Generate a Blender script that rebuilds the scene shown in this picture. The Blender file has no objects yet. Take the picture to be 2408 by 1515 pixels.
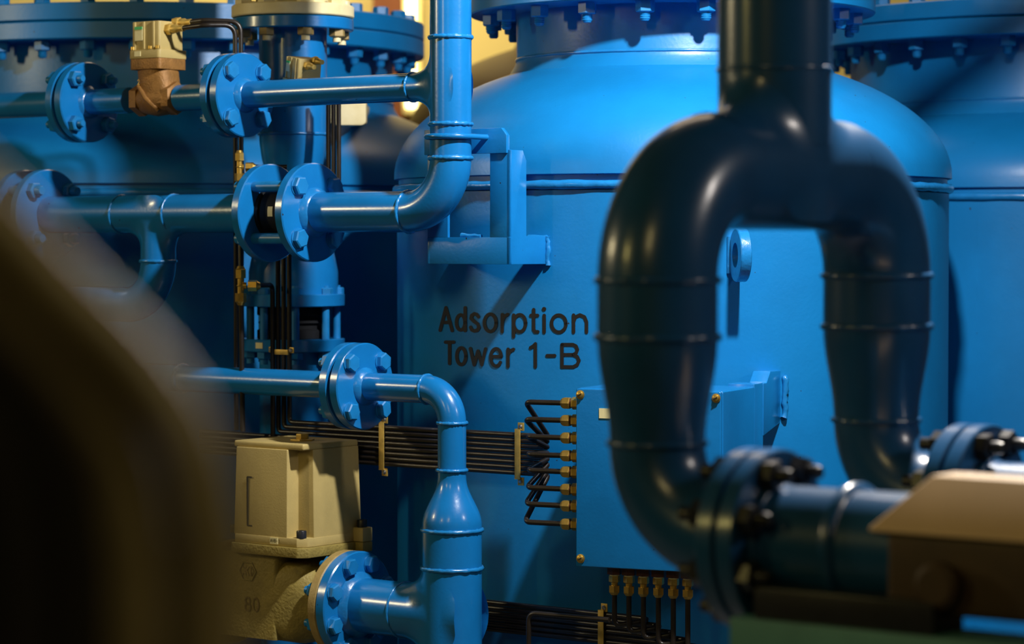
import bpy, bmesh, math, random
from mathutils import Vector as V, Matrix
random.seed(7)
PI = math.pi
C = bpy.context.scene.collection
F_PX, W, H = 6200.0, 2408.0, 1515.0
CZ, PITCH = 1.5, math.radians(1.73)
CAM = V((0, 0, CZ))
FW = V((0, math.cos(PITCH), -math.sin(PITCH)))
UP = V((0, math.sin(PITCH), math.cos(PITCH)))
RT = V((1, 0, 0))
YAW = math.radians(37.5)
Pd = V((math.cos(YAW), -math.sin(YAW), 0))      # direction the pipe runs take (right, nearer)
Nd = V((-math.sin(YAW), -math.cos(YAW), 0))     # their front normal
Z = V((0, 0, 1))

def ray(px, py):
    return RT * ((px - W / 2) / F_PX) + UP * ((H / 2 - py) / F_PX) + FW
def P(px, py, Y):
    d = ray(px, py)
    return CAM + d * (Y / d.y)
def go(S, d, px):
    """walk from S along d to the upright plane seen at column px"""
    c = (px - W / 2) / F_PX
    r = S - CAM
    t = (c * r.dot(FW) - r.x) / (d.x - c * d.dot(FW))
    return S + d * t
def zat(py, Y):
    return P(1204, py, Y).z

# ------------------------------------------------------------------ materials
def mat(name, col, rough=.4, metal=0., spec=.5, coat=0., noise=.0, nscale=8., bump=0., bscale=200., speck=None, emit=None, col2=None):
    m = bpy.data.materials.new(name); m.use_nodes = True
    nt = m.node_tree; b = nt.nodes['Principled BSDF']
    b.inputs['Base Color'].default_value = (*col, 1)
    b.inputs['Roughness'].default_value = rough
    b.inputs['Metallic'].default_value = metal
    b.inputs['Specular IOR Level'].default_value = spec
    b.inputs['Coat Weight'].default_value = coat
    b.inputs['Coat Roughness'].default_value = .15
    tc = nt.nodes.new('ShaderNodeTexCoord')
    if noise or col2:
        n = nt.nodes.new('ShaderNodeTexNoise'); n.inputs['Scale'].default_value = nscale
        n.inputs['Detail'].default_value = 6; n.inputs['Roughness'].default_value = .62
        nt.links.new(tc.outputs['Object'], n.inputs['Vector'])
        r = nt.nodes.new('ShaderNodeValToRGB')
        r.color_ramp.elements[0].position = .36; r.color_ramp.elements[1].position = .66
        a = [c * (1 - noise) for c in col]; d = col2 or [min(1, c * (1 + noise)) for c in col]
        r.color_ramp.elements[0].color = (*a, 1); r.color_ramp.elements[1].color = (*d, 1)
        nt.links.new(n.outputs['Fac'], r.inputs['Fac'])
        src = r.outputs['Color']
        if speck:
            n2 = nt.nodes.new('ShaderNodeTexNoise'); n2.inputs['Scale'].default_value = 95
            n2.inputs['Detail'].default_value = 1
            nt.links.new(tc.outputs['Object'], n2.inputs['Vector'])
            r2 = nt.nodes.new('ShaderNodeValToRGB')
            r2.color_ramp.elements[0].position = .80; r2.color_ramp.elements[1].position = .82
            nt.links.new(n2.outputs['Fac'], r2.inputs['Fac'])
            mx = nt.nodes.new('ShaderNodeMixRGB'); mx.inputs['Color2'].default_value = (*speck, 1)
            nt.links.new(r2.outputs['Color'], mx.inputs['Fac']); nt.links.new(src, mx.inputs['Color1'])
            src = mx.outputs['Color']
        nt.links.new(src, b.inputs['Base Color'])
    if bump:
        n = nt.nodes.new('ShaderNodeTexNoise'); n.inputs['Scale'].default_value = bscale
        n.inputs['Detail'].default_value = 3
        nt.links.new(tc.outputs['Object'], n.inputs['Vector'])
        bp = nt.nodes.new('ShaderNodeBump'); bp.inputs['Strength'].default_value = bump
        bp.inputs['Distance'].default_value = .002
        nt.links.new(n.outputs['Fac'], bp.inputs['Height']); nt.links.new(bp.outputs['Normal'], b.inputs['Normal'])
    if emit:
        b.inputs['Emission Color'].default_value = (*emit[:3], 1); b.inputs['Emission Strength'].default_value = emit[3]
    return m
M = {}
M['blue'] = mat('blue_gloss_paint', (.006, .175, .49), .26, coat=.45, noise=.10, nscale=5, bump=.10, bscale=150, speck=(.02, .02, .02))
M['blue_tank'] = mat('blue_tank_paint', (.004, .185, .49), .36, noise=.10, nscale=3, bump=.12, bscale=120, speck=(.03, .025, .02))
M['blue_weld'] = mat('blue_painted_weld', (.010, .19, .50), .28, coat=.4, noise=.1, nscale=40, bump=.5, bscale=90)
M['blue_bolt'] = mat('blue_painted_bolt', (.008, .19, .49), .38, noise=.1, nscale=30)
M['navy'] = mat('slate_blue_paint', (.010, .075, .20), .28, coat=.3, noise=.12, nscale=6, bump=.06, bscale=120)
M['dark_bolt'] = mat('dark_oiled_steel', (.018, .020, .026), .33, noise=.2, nscale=40)
M['steel'] = mat('zinc_steel', (.42, .42, .42), .3, metal=.9, noise=.15, nscale=60)
M['hose_dark_fill'] = mat('black_hose_dark_fill', (.006, .005, .004), .6, noise=.2, nscale=12)  # black of the added hoses that fill the dark gaps
M['rubber'] = mat('black_rubber', (.006, .007, .009), .7, spec=.2, noise=.2, nscale=30)
M['gasket'] = mat('gasket_grey', (.012, .014, .016), .8, noise=.2, nscale=40)
M['tube'] = mat('black_coated_tube', (.016, .012, .009), .33, noise=.2, nscale=30)
M['brass'] = mat('brass', (.62, .40, .09), .36, metal=.85, noise=.14, nscale=60)
M['brass_strip'] = mat('brass_strip', (.62, .42, .10), .45, metal=.5, noise=.18, nscale=50)
M['brown_nut'] = mat('brown_bronze_nut', (.10, .035, .015), .5, metal=.3, noise=.2, nscale=60)
M['bronze'] = mat('rough_cast_bronze', (.30, .145, .035), .55, metal=.25, noise=.22, nscale=30, bump=.7, bscale=220)
M['olive_cast'] = mat('olive_cast_metal', (.30, .23, .055), .6, metal=.1, noise=.15, nscale=25, bump=.9, bscale=160)
M['khaki'] = mat('khaki_painted_casing', (.50, .385, .14), .55, noise=.06, nscale=18, bump=.15, bscale=260)
M['khaki_dark'] = mat('khaki_olive_flange', (.34, .24, .08), .5, noise=.15, nscale=20, bump=.3, bscale=160)
M['tan_cover'] = mat('tan_cover_paint', (.70, .50, .30), .45, noise=.05, nscale=9)
M['cream'] = mat('cream_paint', (.78, .66, .34), .5, noise=.05, nscale=14, col2=(.86, .76, .46))
M['label'] = mat('pale_yellow_label', (.82, .74, .40), .5, noise=.04, nscale=60)
M['green'] = mat('green_label', (.02, .50, .14), .5, noise=.04, nscale=60)
M['ink'] = mat('black_ink', (.006, .005, .004), .6, noise=.1, nscale=60)
M['text'] = mat('black_stencil_paint', (.006, .005, .005), .55, noise=.2, nscale=40)
M['hose'] = mat('warm_lit_hose_rubber', (.085, .068, .030), .5, noise=.2, nscale=12)  # warm light on black rubber put into the colour
M['green_beam'] = mat('green_grey_beam_paint', (.10, .29, .28), .4, noise=.12, nscale=9)
M['brown_cast'] = mat('dark_brown_casting', (.05, .028, .010), .55, noise=.2, nscale=14)
M['wall'] = mat('cream_wall_paint', (.62, .52, .28), .8, noise=.04, nscale=2)
M['dark_wall'] = mat('grey_wall_paint', (.10, .09, .08), .85, noise=.1, nscale=2)
M['rust'] = mat('brown_steel_column', (.20, .06, .03), .6, noise=.15, nscale=5)
M['floor'] = mat('dark_concrete', (.05, .048, .042), .6, noise=.2, nscale=3)
M['tan'] = mat('warm_lit_tank', (.16, .10, .045), .5, noise=.1, nscale=4)  # warm light on the rear tank put into its colour
M['tubelight'] = mat('lit_tube', (1, .9, .6), .5, emit=(1., .86, .40, 7.))

# ------------------------------------------------------------------ mesh helpers
def frame(ax):
    ax = ax.normalized()
    ref = Z if abs(ax.z) < .9 else Nd
    u = ref.cross(ax).normalized(); v = ax.cross(u).normalized()
    return u, v
class MB:
    def __init__(s): s.v = []; s.f = []
    def add(s, vs, fs):
        o = len(s.v); s.v += [V(x) for x in vs]; s.f += [tuple(i + o for i in f) for f in fs]
        return s
    def rings(s, rs, cap0=True, cap1=True, closed=False):
        n = len(rs[0]); vs = [p for r in rs for p in r]; fs = []
        m = len(rs)
        for i in range(m if closed else m - 1):
            j = (i + 1) % m
            for k in range(n):
                l = (k + 1) % n
                fs.append((i * n + k, i * n + l, j * n + l, j * n + k))
        if not closed and cap0: fs.append(tuple(range(n))[::-1])
        if not closed and cap1: fs.append(tuple((m - 1) * n + k for k in range(n)))
        return s.add(vs, fs)
    def lathe(s, O, ax, prof, seg=48, ph=0., caps=True):
        u, v = frame(ax); ax = ax.normalized()
        rs = [[O + ax * t + (u * math.cos(ph + 2 * PI * k / seg) + v * math.sin(ph + 2 * PI * k / seg)) * r for k in range(seg)] for r, t in prof]
        return s.rings(rs, caps, caps)
    def cyl(s, a, b, r, seg=32, r2=None):
        return s.lathe(a, b - a, [(r, 0), (r if r2 is None else r2, (b - a).length)], seg)
    def hexa(s, a, b, af, ph=0., ch=.0):
        L = (b - a).length; R = af / math.sqrt(3)
        pr = [(R, 0), (R, L)] if not ch else [(R, 0), (R, L - ch), (R * .86, L)]
        return s.lathe(a, b - a, pr, 6, ph)
    def tube(s, pts, r, seg=20, caps=True, closed=False):
        n = len(pts); T = []
        for i in range(n):
            a = pts[(i - 1) % n if closed else max(0, i - 1)]; b = pts[(i + 1) % n if closed else min(n - 1, i + 1)]
            T.append((b - a).normalized())
        u, _ = frame(T[0]); rs = []
        for i in range(n):
            u = (u - T[i] * u.dot(T[i])).normalized(); w = T[i].cross(u)
            ri = r[i] if isinstance(r, (list, tuple)) else r
            rs.append([pts[i] + (u * math.cos(2 * PI * k / seg) + w * math.sin(2 * PI * k / seg)) * ri for k in range(seg)])
        return s.rings(rs, caps, caps, closed)
    def torus(s, O, ax, R, r, seg=56, seg2=10, jit=0., arc=None):
        u, v = frame(ax); ax = ax.normalized(); rs = []
        for k in range(seg):
            a = 2 * PI * k / seg; d = u * math.cos(a) + v * math.sin(a)
            rr = r * (1 + jit * (random.random() - .5)); o = ax * (jit * r * .5 * (random.random() - .5))
            rs.append([O + o + d * (R + rr * math.cos(2 * PI * q / seg2)) + ax * rr * math.sin(2 * PI * q / seg2) for q in range(seg2)])
        return s.rings(rs, closed=True)
    def box(s, O, ax, half):
        a, b, c = [x.normalized() * h for x, h in zip(ax, half)]
        vs = [O + a * i + b * j + c * k for i in (-1, 1) for j in (-1, 1) for k in (-1, 1)]
        fs = [(0, 1, 3, 2), (4, 6, 7, 5), (0, 4, 5, 1), (2, 3, 7, 6), (0, 2, 6, 4), (1, 5, 7, 3)]
        return s.add(vs, fs)
    def prism(s, poly, e):
        n = len(poly); vs = list(poly) + [p + e for p in poly]
        fs = [tuple(range(n))[::-1], tuple(range(n, 2 * n))] + [(i, (i + 1) % n, n + (i + 1) % n, n + i) for i in range(n)]
        return s.add(vs, fs)
    def loft(s, a, b): return s.rings([a, b])
    def tee(s, O, ax, br, R, r, k, L, E=None, seg=64):
        """skin of a welded tee: branch of radius r leaving a run (axis ax, radius R), blended over a distance k"""
        ax = ax.normalized(); br = br.normalized(); b = br.cross(ax); E = E or k
        def sd(p):
            a1 = math.hypot(p[1], p[2]); a2 = math.hypot(p[0], p[1])
            d1, d2 = a1 - R, a2 - r
            dot = (p[1] * p[1]) / max(1e-9, a1 * a2)
            kk = max(1e-5, k * 1.3 * (1 - max(0., min(1., dot))))
            h = max(0., kk - abs(d1 - d2)) / kk
            return min(d1, d2) - h * h * kk * .25
        def gr(p):
            e = 2e-4
            g = [(sd([p[j] + (e if j == i else 0) for j in range(3)]) - sd([p[j] - (e if j == i else 0) for j in range(3)])) / (2 * e) for i in range(3)]
            n = math.sqrt(sum(x * x for x in g)) or 1
            return [x / n for x in g], n
        rows = [[] for _ in range(28)]
        s.nrm = {}
        for q in range(seg):
            a = 2 * PI * q / seg; ca, sa = math.cos(a), math.sin(a)
            c0 = math.sqrt(max(0, R * R - (r * sa) ** 2)); f0 = math.asin(min(1, r * abs(sa) / R))
            for i in range(28):
                if i < 14:
                    p = [r * ca, r * sa, L + (c0 - L) * i / 14]
                else:
                    e = E * ((i - 14) / 13); f = f0 + e * abs(sa) / R
                    p = [ca * (r + e), math.copysign(R * math.sin(f), sa), R * math.cos(f)]
                for _ in range(6):
                    g, n = gr(p); d = sd(p) / max(.3, n)
                    p = [x - d * y for x, y in zip(p, g)]
                g, n = gr(p)
                if i == 27: p = [x - .0006 * y for x, y in zip(p, g)]
                w = O + ax * p[0] + b * p[1] + br * p[2]
                s.nrm[tuple(round(x, 5) for x in w)] = ax * g[0] + b * g[1] + br * g[2]
                rows[i].append(w)
        return s.rings(rows, False, False)
    def build(s, name, m, parent=None, bev=0., seg=2, ang=35, **props):
        me = bpy.data.meshes.new(name); me.from_pydata([tuple(x) for x in s.v], [], s.f)
        bm = bmesh.new(); bm.from_mesh(me)
        bmesh.ops.recalc_face_normals(bm, faces=bm.faces[:])
        if bev:
            es = [e for e in bm.edges if len(e.link_faces) == 2 and e.calc_face_angle(0) > math.radians(30)]
            bmesh.ops.bevel(bm, geom=es, offset=bev, segments=seg, affect='EDGES', profile=.6, clamp_overlap=True)
        bm.to_mesh(me); bm.free()
        for p in me.polygons: p.use_smooth = True
        if hasattr(s, 'nrm'):
            ns = [s.nrm.get(tuple(round(x, 5) for x in v.co), None) for v in me.vertices]
            me.normals_split_custom_set_from_vertices([tuple(n) if n is not None else (0, 0, 0) for n in ns])
        else: me.set_sharp_from_angle(angle=math.radians(ang))
        me.materials.append(M[m] if isinstance(m, str) else m)
        o = bpy.data.objects.new(name, me); C.objects.link(o)
        if parent is not None:
            o.parent = parent; o.matrix_parent_inverse = Matrix.Translation(-root_loc(parent))
        for k, v in props.items(): o[k] = v
        return o
LOC = {}
def root_loc(p):
    return LOC.get(p.name, V((0, 0, 0)))
def thing(name, label, cat, loc, group=None):
    o = bpy.data.objects.new(name, None); C.objects.link(o)
    o.location = loc; o.empty_display_size = .05; LOC[o.name] = V(loc)
    return tag(o, label, cat, group)
def tag(o, label, cat, group=None):
    o['label'] = label; o['category'] = cat
    if group: o['group'] = group
    return o
def struct(o):
    o['kind'] = 'structure'; return o

def arc(O, a, b, R, t0=0., t1=PI / 2, n=14):
    """points O + a R cos t + b R sin t"""
    return [O + a * (R * math.cos(t0 + (t1 - t0) * i / n)) + b * (R * math.sin(t0 + (t1 - t0) * i / n)) for i in range(n + 1)]
def fillet(pts, R, n=7):
    out = [pts[0]]
    for i in range(1, len(pts) - 1):
        a, b, c = pts[i - 1], pts[i], pts[i + 1]
        d0 = (a - b); d1 = (c - b); th = d0.angle(d1)
        cut = min(R / math.tan(th / 2), d0.length * .48, d1.length * .48)
        p, q = b + d0.normalized() * cut, b + d1.normalized() * cut
        for k in range(n + 1):
            t = k / n; out.append(p.lerp(b, t).lerp(b.lerp(q, t), t))
    out.append(pts[-1]); return out
def smooth_curve(pts, n=8):
    out = []
    for i in range(len(pts) - 1):
        p0 = pts[max(0, i - 1)]; p1 = pts[i]; p2 = pts[i + 1]; p3 = pts[min(len(pts) - 1, i + 2)]
        for k in range(n):
            t = k / n
            out.append(.5 * ((2 * p1) + (p2 - p0) * t + (2 * p0 - 5 * p1 + 4 * p2 - p3) * t * t + (3 * p1 - p0 - 3 * p2 + p3) * t ** 3))
    out.append(pts[-1]); return out

def flange(root, O, ax, R, th, m='blue', name='flange'):
    """disc from O along ax"""
    c = .0025
    return MB().lathe(O, ax, [(R * .3, 0), (R - c, 0), (R, c), (R, th - c), (R - c, th), (R * .3, th)], 72).build(name, m, root, ang=25)
def bolts(root, O, ax, rad, n, ph, a0, a1, af=.034, m='blue_bolt', head=.015, stud=.014, shank=None, nut=True, arc=None, hex_head=True):
    """bolts through two flanges: a0 = outer face on the far side, a1 = outer face on the near (head) side, both along ax from O"""
    u, v = frame(ax); ax = ax.normalized()
    for k in range(n):
        a = ph + 2 * PI * k / n
        if arc and not arc(a): continue
        c = O + (u * math.cos(a) + v * math.sin(a)) * rad
        b = MB(); hp = random.random() * PI / 3; sr = shank or af * .27
        if hex_head:
            b.lathe(c + ax * a1, ax, [(af * .62, 0), (af * .62, .0025)], 24)
            b.hexa(c + ax * (a1 + .0025), c + ax * (a1 + head), af, hp, .0025)
        else:
            b.hexa(c + ax * (a1), c + ax * (a1 + head), af, hp, .0025)
            b.lathe(c + ax * (a1 + head), ax, [(sr, 0), (sr, stud * .7), (sr * .8, stud)], 16)
        b.cyl(c + ax * (a0 - (head + stud if nut else 0)), c + ax * a1, sr, 16)
        if nut:
            b.hexa(c + ax * a0, c + ax * (a0 - head), af, hp + .3, .0025)
        b.build('bolt', m, root, ang=28)
def weld(root, O, ax, R, w=.006, m='blue_weld', jit=.35, seg=72, label=None):
    return MB().torus(O, ax, R, w, seg, 10, jit).build('weld_bead', m, root, ang=80)

# ------------------------------------------------------------------ text strokes
def strokes_mesh(strokes, w, to3d):
    """strokes: polylines in 2D with round ends; to3d maps a 2D point and a layer to space"""
    b = MB()
    def disc(c, r):
        n = 16
        b.add([to3d((c[0] + r * math.cos(2 * PI * k / n), c[1] + r * math.sin(2 * PI * k / n))) for k in range(n)], [tuple(range(n))])
    for st in strokes:
        if len(st) == 1: disc(st[0], w * .62); continue
        for i in range(len(st) - 1):
            (x0, y0), (x1, y1) = st[i], st[i + 1]
            L = math.hypot(x1 - x0, y1 - y0) or 1e-9; nx, ny = -(y1 - y0) / L * w / 2, (x1 - x0) / L * w / 2
            m = max(1, int(L / (w * 2)))
            for q in range(m):
                ta, tb = q / m, (q + 1) / m
                ax_, ay = x0 + (x1 - x0) * ta, y0 + (y1 - y0) * ta; bx, by = x0 + (x1 - x0) * tb, y0 + (y1 - y0) * tb
                b.add([to3d((ax_ + nx, ay + ny)), to3d((bx + nx, by + ny)), to3d((bx - nx, by - ny)), to3d((ax_ - nx, ay - ny))], [(0, 1, 2, 3)])
        for c in st: disc(c, w / 2)
    return b
def ell(cx, cy, rx, ry, a0=0, a1=360, n=24):
    return [(cx + rx * math.cos(math.radians(a0 + (a1 - a0) * i / n)), cy - ry * math.sin(math.radians(a0 + (a1 - a0) * i / n))) for i in range(n + 1)]
GL = {  # small plate lettering, on a 1 x 1.6 box, y down
 'C': [ell(.5, .8, .45, .75, 45, 315)], 'K': [[(.1, .05), (.1, 1.55)], [(.9, .05), (.1, .9)], [(.4, .65), (.9, 1.55)]],
 'D': [[(.1, .05), (.1, 1.55), (.45, 1.55)] + ell(.4, .8, .5, .75, -90, 90) + [(.1, .05)]],
 '8': [ell(.5, .42, .34, .36), ell(.5, 1.16, .42, .4)], '0': [ell(.5, .8, .42, .75)], '1': [[(.3, .3), (.55, .05), (.55, 1.55)]],
 'A': [[(.05, 1.55), (.5, .05), (.95, 1.55)], [(.22, 1.05), (.78, 1.05)]], 'V': [[(.05, .05), (.5, 1.55), (.95, .05)]], '-': [[(.2, .8), (.8, .8)]],
 'S': [[(.85, .25), (.6, .06), (.3, .08), (.12, .35), (.25, .65), (.7, .9), (.88, 1.2), (.7, 1.48), (.35, 1.52), (.12, 1.3)]],
 '2': [[(.12, .35), (.3, .08), (.65, .06), (.86, .35), (.75, .7), (.1, 1.52), (.9, 1.52)]],
}
def small_text(txt, O, u, up, h, w=.22):
    s = h / 1.6; out = []
    for i, ch in enumerate(txt):
        for st in GL.get(ch, []): out.append([(x + i * 1.25, y) for x, y in st])
    return strokes_mesh(out, w, lambda p: O + u * (p[0] * s) - up * (p[1] * s))

# ================================================================== setting
def slab(name, O, half, m):
    return struct(MB().box(O, (V((1, 0, 0)), V((0, 1, 0)), Z), half).build(name, m))
slab('floor', V((0, 6, -.05)), (5.2, 7.2, .05), 'floor')
slab('ceiling', V((0, 6, 4.65)), (5.2, 7.2, .05), 'dark_wall')
slab('wall_back', V((0, 13.1, 2.3)), (5.2, .05, 2.3), 'wall')
slab('wall_left', V((-5.15, 6, 2.3)), (.05, 7.15, 2.3), 'dark_wall')
slab('wall_right', V((5.15, 6, 2.3)), (.05, 7.15, 2.3), 'dark_wall')
slab('wall_front', V((0, -1.15, 2.3)), (5.1, .05, 2.3), 'dark_wall')
cx = P(912, 40, 12.8).x
b = MB()
for dy in (-.085, .085): b.box(V((cx, 12.8 + dy, 2.3)), (V((1, 0, 0)), V((0, 1, 0)), Z), (.068, .008, 2.3))
b.box(V((cx, 12.8, 2.3)), (V((1, 0, 0)), V((0, 1, 0)), Z), (.006, .085, 2.3))
tag(b.build('steel_column', 'rust'), 'brown steel column standing against the cream back wall', 'column')
tl = P(965, 30, 12.9)
lt = thing('wall_light', 'bright yellow upright strip light on the cream back wall', 'light', V((tl.x, 12.95, 2.2)))
MB().box(V((tl.x, 13.02, 2.75)), (V((1, 0, 0)), V((0, 1, 0)), Z), (.05, .03, .62)).build('housing', 'cream', lt, bev=.004)
MB().cyl(V((tl.x, 12.965, 2.16)), V((tl.x, 12.965, 3.34)), .024, 20).build('tube', 'tubelight', lt)

# ================================================================== pressure tanks
def tank(root, X, Y, R, zr, neckR, zn, zf, fR, th, nb, brad, bph, m='blue_tank', dome_h=.305, lab=True, base=0.):
    O = V((X, Y, 0))
    prof = [(R - .004, base), (R - .004, zr - .036), (R - .008, zr - .034), (R - .008, zr - .002), (R + .003, zr)]
    for i in range(1, 25):
        t = i / 24 * PI / 2 * .97
        prof.append(((R + .003) * math.cos(t), zr + .006 + dome_h * math.sin(t)))
    MB().lathe(O, Z, prof, 160).build('shell', m, root, ang=30)
    MB().torus(O + Z * (zr - .024), Z, R - .003, .0105, 200, 10, .22).build('weld_bead', 'blue_weld' if m == 'blue_tank' else m, root, ang=80)
    zd = zr + .006 + dome_h * math.sqrt(max(0, 1 - (neckR / R) ** 2))
    MB().lathe(O, Z, [(neckR + .026, zd - .02), (neckR + .014, zd), (neckR + .004, zd + .016), (neckR, zd + .028), (neckR, zf + .01)], 120).build('neck', m, root, ang=40)
    MB().torus(O + Z * (zd + .03), Z, neckR, .0035, 160, 8, .2).build('weld_bead', 'blue_weld' if m == 'blue_tank' else m, root, ang=80)
    for k, z0 in enumerate((zf, zf + th + .003)):
        MB().lathe(O, Z, [(neckR * .8, z0), (fR - .003, z0), (fR, z0 + .003), (fR, z0 + th - .003), (fR - .003, z0 + th), (neckR * .8, z0 + th)], 160).build('flange' if k == 0 else 'cover_flange', m, root, ang=25)
    for k in range(nb):
        a = bph + 2 * PI * k / nb
        d = V((math.sin(a), -math.cos(a), 0))
        c = O + d * brad + Z * zf
        b = MB(); b.hexa(c, c - Z * .027, .038, random.random(), .002)
        b.hexa(c + Z * (2 * th + .003), c + Z * (2 * th + .028), .038, random.random(), .002)
        # stud end with a few thread ridges
        pr = []
        for q in range(4): pr += [(.0125, -.027 - q * .0045), (.0108, -.0295 - q * .0045)]
        pr.append((.0085, -.0465))
        b.lathe(c, Z, [(r, t) for r, t in pr[::-1]] + [(.0125, 0), (.0125, 2 * th)], 16)
        b.build('bolt', 'blue_bolt' if m == 'blue_tank' else m, root, ang=28)
TD = 6.4155
TX, TY = TD * math.sin(math.radians(3.455)), TD * math.cos(math.radians(3.455))
TR = .669
ZR = CZ + .151
tower = thing('pressure_tank', 'big blue domed tank lettered Adsorption Tower 1-B in the middle', 'tank', V((TX, TY, 0)))
tank(tower, TX, TY, TR, ZR, .376, 0, CZ + .547, .489, .046, 20, .44, math.radians(6.7))
LX, LY = P(390, 570, 7.6).x, 7.6
tk = thing('pressure_tank', 'blue domed tank in shade behind the left pipes, under a wide bolted flange', 'tank', V((LX, LY, 0)))
tank(tk, LX, LY, .90, ZR, .655, 0, CZ + .53, .745, .046, 34, .70, math.radians(1.5))
RX, RY = P(2480, 570, 7.4).x, 7.4
tk = thing('pressure_tank', 'blue tank at the right edge, partly behind the lettered tank', 'tank', V((RX, RY, 0)))
tank(tk, RX, RY, .75, ZR - .01, .57, 0, CZ + .534, .68, .046, 30, .62, math.radians(-11))
BX, BY = P(1500, 570, 9.2).x, 9.2
tk = thing('pressure_tank', 'dim brownish tank dome far behind, seen past the riser pipe', 'tank', V((BX, BY, 0)))
tank(tk, BX, BY, .80, CZ + .36, .42, 0, CZ + .95, .50, .04, 16, .46, .1, m='tan', dome_h=.36)

# added sloping pipe out of view, placed to shade the right-hand tank
vp0 = V((TX, TY, CZ + .60))
MB().tube(fillet([vp0, vp0 + Z * .26, V((.59, 5.74, 2.31)), V((.958, 5.66, 2.49)), V((1.76, 5.49, 2.88)), V((1.76, 5.49, 4.6))], .08), .028, 24).build('shadow_pipe', 'blue', tower)
# lettering, mapped onto the shell
def on_tank(px, py, off=.0012):
    d = ray(px, py); o = CAM - V((TX, TY, 0)); R = TR - .004 + off
    a = d.x ** 2 + d.y ** 2; bb = 2 * (o.x * d.x + o.y * d.y); c = o.x ** 2 + o.y ** 2 - R * R
    t = (-bb - math.sqrt(max(0, bb * bb - 4 * a * c))) / (2 * a)
    return CAM + d * t
TXT = [
 [(300, 530), (375, 240), (455, 535)], [(330, 430), (430, 430)],
 ell(565, 430, 55, 98), [(622, 242), (622, 535)],
 [(795, 358), (772, 328), (740, 318), (705, 342), (698, 378), (735, 415), (785, 450), (800, 495), (778, 532), (740, 540), (707, 525), (693, 492)],
 ell(945, 435, 75, 112), [(1100, 330), (1100, 548)], [(1100, 410), (1125, 352), (1170, 328)],
 [(1247, 335), (1247, 612)], ell(1325, 440, 77, 110), [(1505, 265), (1505, 520), (1522, 550), (1558, 550)], [(1470, 340), (1555, 340)],
 [(1640, 340), (1640, 555)], [(1638, 258)], ell(1828, 445, 93, 110),
 [(2018, 335), (2018, 555)], [(2018, 430), (2040, 360), (2100, 333), (2158, 358), (2185, 425), (2185, 555)],
 [(370, 684), (475, 684)], [(422, 684), (422, 960)], ell(572, 865, 58, 108), [(690, 767), (738, 975), (787, 800), (837, 975), (885, 772)],
 [(960, 870), (1088, 870)] + ell(1020, 880, 68, 112, 5, 325), [(1175, 775), (1175, 995)], [(1175, 860), (1200, 797), (1245, 777)],
 [(1465, 755), (1500, 735), (1527, 705), (1527, 1000)], [(1678, 858), (1775, 858)],
 [(1870, 715), (2010, 715), (2050, 735), (2068, 780), (2050, 825), (2015, 845), (1870, 845)],
 [(2015, 845), (2065, 870), (2088, 922), (2065, 975), (2015, 1002), (1870, 1002), (1870, 715)],
]
strokes_mesh(TXT, 45, lambda p: on_tank(980 + p[0] / 5.473, 680 + p[1] / 5.473)).build('lettering', 'text', tower, label='black lettering reading Adsorption Tower 1-B')

# lifting lugs on the shell (radial ring plates)
def lug(a, zc):
    d = V((math.sin(a), -math.cos(a), 0)); t = V((math.cos(a), math.sin(a), 0))
    c = V((TX, TY, zc)) + d * (TR + .05)
    n = 48; Ro, Ri, th = .058, .027, .024
    rows = []
    for rr, off in ((Ri, -th / 2), (Ro - .002, -th / 2), (Ro, -th / 2 + .002), (Ro, th / 2 - .002), (Ro - .002, th / 2), (Ri, th / 2)):
        rows.append([c + t * off + (d * math.cos(2 * PI * k / n) + Z * math.sin(2 * PI * k / n)) * rr for k in range(n)])
    MB().rings(rows, closed=True).build('lifting_lug', 'blue_weld', tower, ang=30)
    b = MB()
    for s in (-1, 1):
        q = V((TX, TY, 0)) + d * (TR - .002) + t * (s * th / 2)
        b.tube([q + Z * (zc - .04 + i * .01) for i in range(9)], .006, 8)
    b.build('weld_bead', 'blue_weld', tower, ang=80)
pl = on_tank(1728, 600)
lug(math.atan2(pl.x - TX, -(pl.y - TY)), pl.z)

# ================================================================== riser: vertical pipe, top branch, lower elbow
YR = 5.72
r80, r50, r100 = .0453, .0311, .0651
RXY = P(1060, 570, YR); RXY.z = 0
def at_z(py): return V((RXY.x, RXY.y, zat(py, YR)))
riser = thing('riser_pipe', 'tall blue pipe in front of the lettered tank, branching left and elbowing left below', 'pipe', at_z(600))
A = at_z(201)                       # top branch centre
zc = zat(497, YR)
Rl = .116
top = V((RXY.x, RXY.y, 4.6))
el_top = V((RXY.x, RXY.y, zc + Rl))
MB().cyl(el_top, top, r80, 48).build('pipe', 'blue', riser)
MB().tee(A, Z, -Pd, r80, r50, .046, .105, .075).build('branch_tee', 'blue', riser, ang=60)
MB().tube(arc(V((RXY.x, RXY.y, zc + Rl)) - Pd * Rl, Pd, -Z, Rl), r80, 48).build('elbow', 'blue', riser)
for py in (88, 292, 372): weld(riser, at_z(py), Z, r80, .0048)
# top branch and its flange
F1 = go(A, Pd, 578)                 # face of the near flange
FR, FT = .0972, .024
MB().cyl(F1, A - Pd * .10, r50, 40).build('pipe', 'blue', riser)
weld(riser, A - Pd * .105, Pd, r50, .003)
MB().lathe(F1, Pd, [(r50 + .011, -.002), (r50 + .009, .004), (r50 + .003, .010), (r50, .014)], 40).build('weld_bead', 'blue_weld', riser, ang=60)
flange(riser, F1, -Pd, FR, FT)
bolts(riser, F1, Pd, .076, 4, PI / 4, -(2 * FT + .008), 0, .035)
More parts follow.
